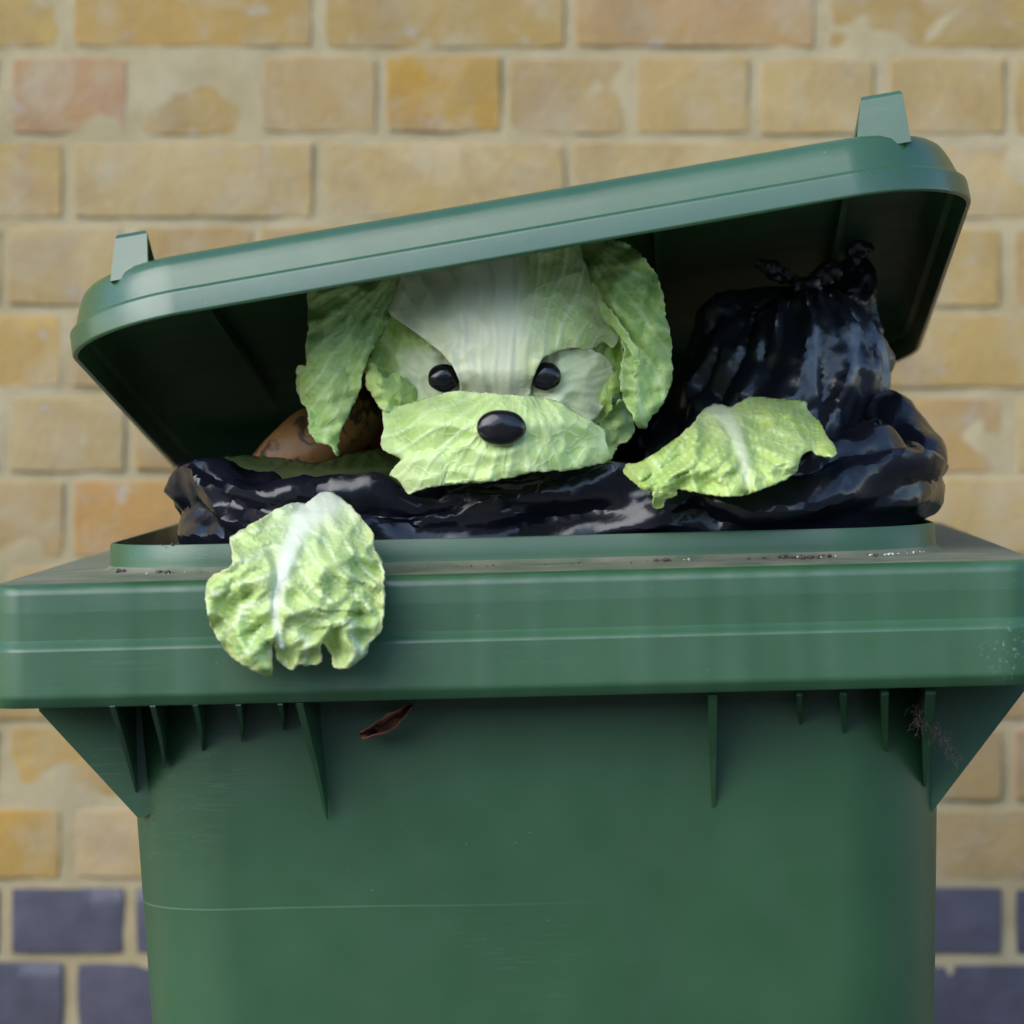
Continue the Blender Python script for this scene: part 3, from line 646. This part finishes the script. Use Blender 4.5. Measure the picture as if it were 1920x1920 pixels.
# ------------------------------------------------------------------ lettuce leaves
DOGD = -0.028
def leaf(name, outline, depth, rib=None, mat=None, parent=None, step=4.0, jag=2.0, jagf=0.09, ribw=(20, 3), fold=0.004, bull=0.003, bsz=26.0, veins=6, vmode='chevron', base=None, edge=18, seed=0, thick=0.0011, pale=None, ripple=0.004, tipf=0.5, smoothz=0.0, aniso=1.0):
    ol = catmull(outline, 3.0)
    n = len(ol); out = []
    for i in range(n):
        t = ol[(i + 1) % n] - ol[i - 1]; t = t / (np.linalg.norm(t) + 1e-9); nn = np.array([t[1], -t[0]])
        j = jag * nz(ol[i][0] * jagf, ol[i][1] * jagf, seed) + 0.6 * jag * nz(ol[i][0] * jagf * 3, ol[i][1] * jagf * 3, seed + 4)
        out.append(ol[i] + nn * j)
    out = np.array(out)
    lo, hi = out.min(0), out.max(0)
    gx, gy = np.meshgrid(np.arange(lo[0], hi[0], step), np.arange(lo[1], hi[1], step * 0.87)); gx = gx + (np.arange(gx.shape[0])[:, None] % 2) * step / 2
    G = np.c_[gx.ravel(), gy.ravel()] + rng.normal(0, step * 0.08, (gx.size, 2))
    x0, y0 = out[:, 0], out[:, 1]; x1, y1 = np.roll(x0, -1), np.roll(y0, -1)
    ins = np.zeros(len(G), bool)
    for a, b, c, d in zip(x0, y0, x1, y1):
        if b == d: continue
        cr = ((b > G[:, 1]) != (d > G[:, 1])) & (G[:, 0] < (c - a) * (G[:, 1] - b) / (d - b) + a); ins ^= cr
    G = G[ins]
    dist = np.sqrt(((G[:, None, :] - out[None, ::1, :]) ** 2).sum(2)).min(1) if len(G) * n < 4e7 else np.full(len(G), 99.0)
    G = G[dist > step * 0.55]
    pts = [Vector(p) for p in np.vstack([out, G])]
    res = delaunay_2d_cdt(pts, [], [list(range(n))], 1, 1e-4)
    vv, ff = res[0], res[2]
    A = np.array([(v.x, v.y) for v in vv])
    de = np.full(len(A), 1e9)
    for k in range(0, n, 2): de = np.minimum(de, np.hypot(A[:, 0] - out[k, 0], A[:, 1] - out[k, 1]))
    if rib: rp = catmull(rib, 6.0, closed=False)
    V = []; data = []
    for i, (x, y) in enumerate(A):
        e, t, sd = 400.0, 0.0, 0.0
        if rib:
            dd = np.hypot(rp[:, 0] - x, rp[:, 1] - y); k = int(dd.argmin()); e = dd[k]; t = k / (len(rp) - 1)
            tg = rp[min(k + 1, len(rp) - 1)] - rp[max(k - 1, 0)]; sd = np.sign(tg[0] * (y - rp[k][1]) - tg[1] * (x - rp[k][0]))
        wv = lerp(ribw[0], ribw[1], t ** 0.7)
        rb = math.exp(-(e / wv) ** 2) if rib else 0.0
        soft = math.exp(-(e / (wv * 2.6)) ** 2) * 0.45 * (1 - t) if rib else 0.0
        wx, wy = 9 * nz(x * .018, y * .018, seed + 1), 9 * nz(x * .018, y * .018, seed + 2)
        # lateral veins
        if veins:
            if vmode == 'fan':
                a = math.atan2(x - base[0], y - base[1]); q = a * veins + 0.5 * nz(x * .012, y * .012, seed + 3)
                rr = math.hypot(x - base[0], y - base[1]); spread = 1.0
            else:
                L_ = len(rp) * 6.0; q = (t - 0.55 * e / L_) * veins + sd * 0.25 + 0.35 * nz(x * .02, y * .02, seed + 3)
            fr = abs(q - round(q)); kq = veins / max(rr, 20) if vmode == 'fan' else 0.012; vn = math.exp(-(fr / max(0.09, 3.5 * kq)) ** 2)
        else: vn = 0.0; q = 0; kq = 1
        fr2 = abs(q * 3 - round(q * 3)); vn2 = math.exp(-(fr2 / 0.2) ** 2) * 0.5 if veins and 10.5 * kq < 0.35 else 0.0
        flat = 1 - min(1, rb * 1.2 + soft)
        # puckers between the veins
        if rib and vmode != 'fan': c1, c2 = t * L_ - 0.55 * e + sd * 200, e * aniso
        else: c1, c2 = x, y * aniso
        (d1, d2, *_), _p = N.voronoi(Vector(((c1 + wx * 1.5) / bsz, (c2 + wy * 1.5) / (bsz * 2.0), seed * 1.7)))
        pk = sstep(0.0, 0.75, d2 - d1)
        (e1, e2, *_), _p = N.voronoi(Vector(((c1 + wy) / bsz * 2.3, (c2 + wx) / bsz * 1.5, seed * 2.9)))
        pk2 = sstep(0.0, 0.8, e2 - e1)
        pk += 0.9 * (0.5 - abs(nz(c1 * 0.026 + 3, c2 * 0.011, seed + 31))) + 0.35 * nz(c1 * 0.05, c2 * 0.02, seed + 33) - 0.3
        ew = sstep(edge * 2.0, 0, de[i])
        rel = bull * (pk - 0.5) * flat + bull * 0.11 * (pk2 - 0.5) * flat
        rel += fold * nz(x * 0.011, y * 0.011, seed + 6) * flat + fold * 0.6 * (1 - 2 * abs(nz(x * 0.020, y * 0.020, seed + 9))) * flat
        rel += ripple * ew * nz(x * 0.030, y * 0.030, seed + 12)
        rel += 0.0020 * rb * (1 - 0.5 * t) + 0.0007 * vn
        d = depth(x, y) - rel + (DOGD if parent is not None else 0.0)
        V.append(px(x, y, d))
        pal = pale(x, y) if pale else 0.0
        R_ = min(1, max(rb, soft) + pal + 0.45 * sstep(4.5, 1.0, de[i]))
        data.append((R_, min(1, 0.55 * vn + vn2 * 0.5) * (1 - 0.5 * R_), tipf * sstep(edge, 0, de[i]) * (0.5 + nz(x * .04, y * .04, seed + 20)), 1))
    if parent is not None: V = [parent.matrix_world.inverted() @ v for v in V]
    o = mesh_obj(name, V, [tuple(f) for f in ff], mat, parent, solid=thick)
    ca = o.data.color_attributes.new('leafdata', 'FLOAT_COLOR', 'POINT')
    ca.data.foreach_set('color', np.clip(np.array(data, np.float32), 0, 1).ravel())
    return o

def Z1(*pts): return [(540 + a / 2.526, 430 + b / 2.526) for a, b in pts]
def Z2(*pts): return [(1150 + a / 2.743, 420 + b / 2.743) for a, b in pts]
bpy.context.view_layer.update()
dog = empty('lettuce_dog', Matrix.Translation(px(935, 905, 2.17)))
tag(dog, 'puppy head of lettuce leaves with black eyes and nose peeking from under the lid', 'lettuce dog')
bpy.context.view_layer.update()

# the head behind the face leaves
V, F = [], []
nu, nvv = 120, 80
for j in range(nvv + 1):
    ph = math.pi * j / nvv
    for i in range(nu):
        th = 2 * math.pi * i / nu
        n_ = Vector((math.sin(ph) * math.cos(th), math.sin(ph) * math.sin(th), math.cos(ph)))
        k = 1 + 0.05 * nz(n_.x * 2.5, n_.y * 2.5, n_.z * 2.5 + 4) + 0.03 * abs(nz(n_.x * 6, n_.y * 6, n_.z * 6))
        V.append(Vector((n_.x * 0.072 * k, n_.y * 0.062 * k, n_.z * 0.058 * k)) + px(940, 690, 2.190) - px(935, 905, 2.17))
for j in range(nvv):
    for i in range(nu):
        k = (i + 1) % nu; F.append((j * nu + i, j * nu + k, (j + 1) * nu + k, (j + 1) * nu + i))
hd = mesh_obj('head', V, F, M_CHEEK, dog)
ca = hd.data.color_attributes.new('leafdata', 'FLOAT_COLOR', 'POINT'); ca.data.foreach_set('color', np.tile(np.array([0.15, 0.1, 0, 1], np.float32), len(V)))

def bowl(cx, cy, rx, ry, dmin, sag):
    return lambda x, y: dmin + sag * (((x - cx) / rx) ** 2 + ((y - cy) / ry) ** 2)
# ears
leaf('ear_leaf', Z1((650, 120), (400, 170), (120, 270), (98, 380), (95, 480), (82, 560), (92, 640), (46, 650), (44, 740), (60, 820), (95, 862), (100, 960), (150, 1012), (195, 1022), (236, 1072), (242, 980), (290, 872), (338, 775), (350, 690), (372, 625), (402, 560), (482, 420), (570, 310), (640, 210)),
     lambda x, y: 2.118 + 0.00025 * (x - 600) * 0 + 0.020 * ((x - 660) / 90) ** 2 * 0.6 + 0.012 * sstep(640, 480, y), None, M_EAR, dog, jag=3.5, fold=0.007, bull=0.0007, bsz=22, veins=9, vmode='fan', base=(775, 470), seed=1, edge=26, ripple=0.013, aniso=0.45, tipf=0.35)
leaf('ear_leaf', Z1((1230, 40), (1400, 30), (1560, 50), (1650, 100), (1740, 210), (1780, 330), (1786, 400), (1810, 500), (1816, 700), (1770, 830), (1722, 880), (1700, 935), (1660, 940), (1625, 880), (1588, 800), (1572, 720), (1580, 640), (1590, 560), (1555, 470), (1515, 405), (1500, 335), (1440, 240), (1350, 140)),
     lambda x, y: 2.112 + 0.022 * ((x - 1190) / 75) ** 2 * 0.7 + 0.010 * sstep(600, 440, y), None, M_EAR, dog, jag=3.5, fold=0.007, bull=0.0022, bsz=30, veins=6, vmode='fan', base=(1080, 440), seed=2, edge=30, ripple=0.016, tipf=0.35)
leaf('ear_leaf', Z1((1470, 330), (1530, 380), (1605, 490), (1662, 580), (1668, 640), (1640, 702), (1640, 640), (1610, 560), (1570, 500), (1515, 440), (1480, 380)),
     lambda x, y: 2.106 + 0.010 * sstep(1165, 1140, x), None, M_EAR, dog, step=3, jag=4, fold=0.006, bull=0.001, bsz=24, veins=0, seed=24, ripple=0.006)
# ragged leaves beside the right cheek
leaf('side_leaf', Z1((1480, 400), (1530, 430), (1600, 500), (1590, 560), (1600, 640), (1612, 700), (1600, 750), (1545, 790), (1530, 860), (1480, 918), (1420, 930), (1300, 800), (1350, 600), (1400, 480)),
     lambda x, y: 2.138 + 0.012 * ((x - 1120) / 60) ** 2, None, M_CHEEK, dog, jag=7, fold=0.008, bull=0.003, bsz=24, veins=0, seed=3, ripple=0.014)
leaf('side_leaf', Z1((1480, 900), (1560, 820), (1590, 815), (1620, 870), (1642, 945), (1610, 1005), (1568, 1022), (1530, 1085), (1500, 1090), (1470, 1000)),
     lambda x, y: 2.140 + 0.010 * ((x - 1150) / 40) ** 2, None, M_EAR, dog, jag=4, fold=0.006, bull=0.003, bsz=24, veins=0, seed=4, ripple=0.014)
leaf('side_leaf', Z1((1560, 600), (1640, 640), (1720, 700), (1740, 800), (1690, 870), (1640, 900), (1560, 880), (1500, 800), (1500, 700)),
     lambda x, y: 2.160, None, M_EAR, dog, jag=4, fold=0.006, bull=0.003, bsz=24, veins=0, seed=14, ripple=0.008)
# cheeks
leaf('cheek_leaf', Z1((500, 390), (440, 470), (395, 590), (370, 650), (376, 740), (412, 800), (462, 870), (560, 880), (700, 840), (860, 820), (860, 700), (760, 600), (650, 500), (560, 420)),
     lambda x, y: 2.116 + 0.014 * ((x - 838) / 110) ** 2 + 0.003 * abs((y - 700) / 60), None, M_CHEEK, dog, jag=5, fold=0.006, bull=0.0012, bsz=34, veins=4, vmode='fan', base=(880, 780), seed=5, ripple=0.006, pale=lambda x, y: 0.85 * sstep(718, 768, x + 18 * nz(x * .03, y * .03)) * sstep(800, 720, y) * sstep(640, 668, y))
leaf('cheek_leaf', Z1((1120, 560), (1260, 560), (1400, 560), (1500, 600), (1532, 632), (1546, 720), (1505, 815), (1445, 902), (1400, 905), (1260, 840), (1100, 830), (1100, 700)),
     lambda x, y: 2.116 + 0.012 * ((x - 1030) / 90) ** 2, None, M_WHITE, dog, jag=3, fold=0.005, bull=0.0008, bsz=40, veins=5, vmode='fan', base=(960, 740), seed=6, ripple=0.006, pale=lambda x, y: 0.65 + 0.3 * nz(x * .02, y * .02, 5))
leaf('cheek_leaf', Z1((383, 640), (425, 655), (452, 705), (520, 680), (590, 745), (640, 800), (560, 845), (470, 868), (410, 800), (374, 740)),
     lambda x, y: 2.109 + 0.012 * sstep(770, 800, x) + 0.006 * ((x - 720) / 40) ** 2, None, M_CHEEK, dog, step=3.2, jag=5, fold=0.010, bull=0.002, bsz=22, veins=0, seed=25, ripple=0.012, edge=24)
# forehead
leaf('forehead_leaf', Z1((560, 60), (540, 200), (500, 330), (480, 395), (565, 460), (655, 528), (748, 606), (802, 690), (825, 790), (900, 850), (1100, 850), (1142, 795), (1154, 730), (1180, 662), (1212, 606), (1290, 572), (1360, 560), (1410, 572), (1450, 560), (1490, 535), (1540, 560), (1560, 500), (1520, 400), (1470, 280), (1400, 150), (1330, 40), (900, 10)),
     lambda x, y: 2.099 + 0.013 * ((x - 935) / 150) ** 2 + 0.018 * sstep(640, 440, y) + 0.016 * sstep(690, 770, y) + 0.012 * sstep(1080, 1140, x),
     [(948, 770), (950, 690), (945, 600), (935, 500), (930, 430)], M_WHITE, dog, jag=1.2, fold=0.004, bull=0.0005, bsz=44, ribw=(16, 40), veins=11, vmode='fan', base=(945, 960), seed=7, ripple=0.004,
     pale=lambda x, y: max(0.85 * sstep(985, 900, x + 25 * nz(x * .012, y * .006)), 0.55 * sstep(1050, 940, x)) - 0.25 * sstep(600, 500, y) * sstep(860, 960, x))
# muzzle
leaf('muzzle_leaf', Z1((455, 852), (560, 830), (700, 788), (800, 766), (900, 775), (1000, 781), (1140, 792), (1260, 812), (1350, 860), (1432, 906), (1492, 950), (1506, 1000), (1516, 1090), (1430, 1122), (1300, 1142), (1150, 1150), (1000, 1185), (850, 1200), (700, 1212), (600, 1240), (568, 1246), (530, 1185), (485, 1160), (535, 1092), (450, 1042), (444, 990), (456, 940)),
     lambda x, y: 2.066 + 0.030 * ((x - 940) / 200) ** 2 + 0.020 * sstep(800, 735, y) + 0.004 * sstep(850, 920, y) - 0.004 * sstep(6, -6, (y - 860) + (x - 745) * 0.9 + 10 * nz(x * .03, 3)) * sstep(800, 700, x) * 0,
     None, M_MUZZ, dog, jag=2.6, fold=0.004, bull=0.0003, bsz=36, veins=6, vmode='fan', base=(985, 700), seed=8, ripple=0.004, pale=lambda x, y: 0.28 * max(0, nz(x * .014, y * .014, 2.2)) * 2)
leaf('muzzle_leaf', Z1((485, 1160), (540, 1092), (590, 1035), (690, 1000), (800, 1010), (900, 1090), (960, 1150), (1000, 1187), (850, 1203), (700, 1216), (600, 1244), (566, 1250), (528, 1188)),
     lambda x, y: 2.0635 + 0.030 * ((x - 940) / 200) ** 2 + 0.004 * sstep(850, 920, y) + 0.010 * sstep(800, 880, x) + 0.006 * sstep(870, 828, y), None, M_MUZZ, dog, step=3.2, jag=2.4, fold=0.003, bull=0.0003, veins=5, vmode='fan', base=(905, 735), seed=18, ripple=0.003, pale=lambda x, y: 0.25)
# eyes and nose: flat glossy beans
def bean(name, u, v, d, ru, rv, thick, tilt=0.0):
    V, F = [], []; nu, nv = 48, 28
    d += DOGD; c = px(u, v, d) - px(935, 905, 2.17); a, b = ru * d / FP, rv * d / FP
    for j in range(nv + 1):
        ph = math.pi * j / nv
        for i in range(nu):
            th = 2 * math.pi * i / nu; s = math.sin(ph)
            x, z, y = s * math.cos(th), s * math.sin(th), -math.cos(ph)
            q = 1 + 0.05 * nz(x * 1.6, z * 1.6, u)
            rim = -0.13 * math.exp(-((x * x + z * z) / 0.30)) if y < 0 else 0     # gently dished face
            p = Vector((a * x * q, thick * (y + (-rim)), b * z * q))
            ca_, sa_ = math.cos(tilt), math.sin(tilt)
            V.append(c + Vector((p.x * ca_ - p.z * sa_, p.y, p.x * sa_ + p.z * ca_)))
    for j in range(nv):
        for i in range(nu):
            k = (i + 1) % nu; F.append((j * nu + i, j * nu + k, (j + 1) * nu + k, (j + 1) * nu + i))
    return mesh_obj(name, V, F, M_BEAN, dog)
bean('eye', 832, 709, 2.109, 30, 27, 0.0065); bean('eye', 1023, 706, 2.109, 30, 27, 0.0065); bean('nose', 939.5, 802, 2.061, 46, 34, 0.0075, -0.05)

# leaves hung out like paws
p1 = leaf('lettuce_leaf', [(620, 923), (650, 943), (680, 975), (700, 1000), (700, 1022), (714, 1050), (720, 1080), (720, 1140), (714, 1182), (692, 1208), (684, 1228), (652, 1252), (626, 1250), (622, 1230), (606, 1205), (600, 1212), (603, 1240), (580, 1248), (560, 1246), (547, 1256), (520, 1236), (514, 1205), (509, 1222), (510, 1260), (505, 1268), (485, 1262), (440, 1236), (410, 1200), (391, 1160), (387, 1105), (400, 1080), (432, 1062), (436, 1040), (431, 1012), (446, 1000), (500, 966), (545, 945), (575, 944), (598, 926)],
     lambda x, y: interp([920, 965, 1000, 1040, 1080, 1140, 1200, 1270], [2.075, 2.040, 2.022, 2.000, 1.986, 1.978, 1.976, 1.982], y) + 0.014 * ((x - 550) / 160) ** 2,
     [(612, 925), (580, 965), (548, 1020), (527, 1085), (516, 1140), (522, 1185), (530, 1212)], M_PAW, None, step=3.4, jag=2.5, ribw=(38, 5), fold=0.015, bull=0.0064, bsz=44, veins=7, seed=41, ripple=0.007, edge=16, tipf=0.8, pale=lambda x, y: 0.75 * sstep(1010, 930, y) * math.exp(-((x - 600 + (y - 930) * 0.35) / 55) ** 2))
tag(p1, 'crinkled pale lettuce leaf with broad white rib hanging over the front edge', 'lettuce leaf', 'lettuce leaves laid out as paws')
p2 = leaf('lettuce_leaf', Z2((440, 985), (490, 940), (540, 928), (600, 942), (720, 892), (830, 902), (980, 912), (1000, 962), (1060, 1022), (1100, 1100), (1142, 1152), (1136, 1196), (1060, 1192), (1015, 1165), (962, 1200), (932, 1282), (820, 1342), (700, 1388), (600, 1402), (480, 1392), (340, 1362), (322, 1392), (270, 1420), (250, 1460), (206, 1452), (200, 1372), (150, 1365), (100, 1322), (55, 1282), (76, 1236), (150, 1222), (300, 1122), (400, 1040)),
     lambda x, y: interp([740, 780, 830, 880, 930, 960], [2.140, 2.095, 2.060, 2.036, 2.028, 2.030], y) + 0.022 * ((x - 1370) / 190) ** 2,
     Z2((520, 940), (590, 1010), (640, 1120), (672, 1220), (690, 1340)), M_PAW2, None, step=3.4, jag=2.6, ribw=(26, 8), fold=0.013, bull=0.0054, bsz=36, veins=8, seed=52, ripple=0.007, edge=16, tipf=0.7)
tag(p2, 'crinkled yellow green lettuce leaf lying across the black liner below the tied bag', 'lettuce leaf', 'lettuce leaves laid out as paws')
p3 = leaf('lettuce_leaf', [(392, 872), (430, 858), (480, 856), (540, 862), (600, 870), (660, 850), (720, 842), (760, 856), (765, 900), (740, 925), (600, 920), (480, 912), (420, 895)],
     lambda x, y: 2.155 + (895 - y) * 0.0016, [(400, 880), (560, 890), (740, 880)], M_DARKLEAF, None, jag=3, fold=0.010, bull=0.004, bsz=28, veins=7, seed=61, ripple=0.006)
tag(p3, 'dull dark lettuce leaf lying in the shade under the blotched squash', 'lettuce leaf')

# ------------------------------------------------------------------ other scraps
def blob(name, c, rx, ry, rz, rot, mat, seed, amp=0.06, pinch=0.0, nu=80, nv=50, profile=None):
    V, F = [], []
    for j in range(nv + 1):
        ph = math.pi * j / nv
        for i in range(nu):
            th = 2 * math.pi * i / nu; n_ = Vector((math.cos(ph), math.sin(ph) * math.cos(th), math.sin(ph) * math.sin(th)))
            k = 1 + amp * nz(n_.x * 2 + seed, n_.y * 2, n_.z * 2)
            w_ = profile(n_.x) if profile else 1.0
            V.append(Vector((n_.x * rx * k, n_.y * ry * k * w_, n_.z * rz * k * w_)))
    for j in range(nv):
        for i in range(nu):
            k = (i + 1) % nu; F.append((j * nu + i, j * nu + k, (j + 1) * nu + k, (j + 1) * nu + i))
    return mesh_obj(name, V, F, mat, None, M=Matrix.Translation(c) @ Matrix.Rotation(rot, 4, 'Y'))
q = blob('squash', px(580, 838, 2.24), 0.050, 0.028, 0.023, R(-31), M_SQUASH, 3, profile=lambda t: 1 - 0.25 * max(0, -t))
tag(q, 'orange squash blotched with dark spots lying in the bin left of the lettuce dog', 'squash')
q = blob('pepper', px(698, 806, 2.27), 0.026, 0.026, 0.030, 0.2, M_RED, 9, 0.12)
tag(q, 'dark red pepper half hidden behind the lettuce dog and its left ear', 'pepper')

# dry leaf caught under the collar
V, F = [], []
for j in range(15):
    t = j / 14
    for i in range(9):
        s = i / 8 - 0.5
        wd = 26 * math.sin(math.pi * min(1, 0.08 + t * 0.9)) ** 0.7
        u = lerp(676, 774, t) + s * wd * 0.45; v = lerp(1378, 1322, t) + s * wd + 10 * math.sin(math.pi * t) + 9 * nz(t * 6, s * 5, 1)
        V.append(px(u, v, 2.056 - 0.014 * s * s * 4 + 0.008 * nz(t * 7, s * 4, 9)))
for j in range(14):
    for i in range(8): a = j * 9 + i; F.append((a, a + 1, a + 10, a + 9))
o = mesh_obj('dry_leaf', V, F, M_DRY, None, solid=0.0006)
tag(o, 'curled brown dead leaf caught under the collar of the bin', 'dead leaf')

# crumbs along the foot of the lip
def crumbs(name, spots, mat, label, cat):
    V, F = [], []
    ico = bmesh.new(); bmesh.ops.create_icosphere(ico, subdivisions=1, radius=1)
    iv = [v.co.copy() for v in ico.verts]; fi = [tuple(v.index for v in f.verts) for f in ico.faces]; ico.free()
    for x, y, z, r in spots:
        b = len(V); k = random.random() * 9
        for c_ in iv: V.append(Vector((x, y, z)) + c_ * r * (1 + 0.5 * nz(c_.x * 2 + k, c_.y * 2, c_.z * 2 + k)))
        F += [tuple(i + b for i in f) for f in fi]
    o = mesh_obj(name, V, F, mat, None, smooth=False, M=Mb); tag(o, label, cat, kind='stuff'); return o
soil, grit = [], []
def strew(n, u0, u1, lst, r0, r1, spread=0.008, dy=0.0):
    for _ in range(n):
        X = L(random.uniform(u0, u1), 1040, 2.06).x
        yy = LY0 - 0.0035 - abs(random.gauss(0, spread)) + dy
        if X > LX1 - LR: yy += LR - math.sqrt(max(0, LR ** 2 - (X - LX1 + LR) ** 2))
        if X < LX0 + LR: yy += LR - math.sqrt(max(0, LR ** 2 - (X - LX0 - LR) ** 2))
        lst.append((X, yy, ZT + 0.0026 + r1 * 0.3, random.uniform(r0, r1)))
strew(16, 1225, 1262, soil, .0004, .0014, .003); strew(30, 1460, 1570, soil, .0004, .0015, .004); strew(14, 1300, 1700, soil, .0003, .0009)
strew(12, 285, 310, soil, .0004, .0013, .004); strew(8, 200, 214, soil, .0005, .0018, .003); strew(30, 300, 1300, soil, .0002, .0006, .012)
strew(16, 1660, 1765, grit, .0002, .0009, .005); strew(14, 1480, 1700, grit, .0002, .0008, .004); strew(12, 250, 700, grit, .0002, .0006, .010); strew(4, 1280, 1300, grit, .0003, .0009, .002)
for u in (300, 318, 330): soil.append((L(u, 1010, 2.07).x, LY0 + 0.004, ZR + 0.0004, 0.0008))
crumbs('soil_crumbs', soil, M_SOIL, 'dark crumbs of soil scattered along the foot of the bin lip', 'soil')
crumbs('grit', grit, M_GRIT, 'pale specks of grit scattered on the dusty deck of the bin', 'grit')
# cobweb fluff hanging on the right hand ribs
parts = []
for k in range(90):
    u, v = random.gauss(1727, 9), random.gauss(1335, 18)
    if k > 60: u, v = lerp(1745, 1800, random.random()), 0; v = 1355 + (u - 1745) * 1.35 + random.gauss(0, 8)
    d = 2.045; pts = []
    for s in range(7):
        pts.append(px(u, v, d)); u += random.gauss(0, 4); v += random.gauss(1.2, 5); d += random.gauss(0, 0.002)
    parts.append(tube(pts, 0.00014, 4))
V, F = join(parts)
o = mesh_obj('cobweb', V, F, M_WEB); tag(o, 'tangle of dusty cobweb and fluff hanging from the ribs at the right', 'cobweb', kind='stuff')
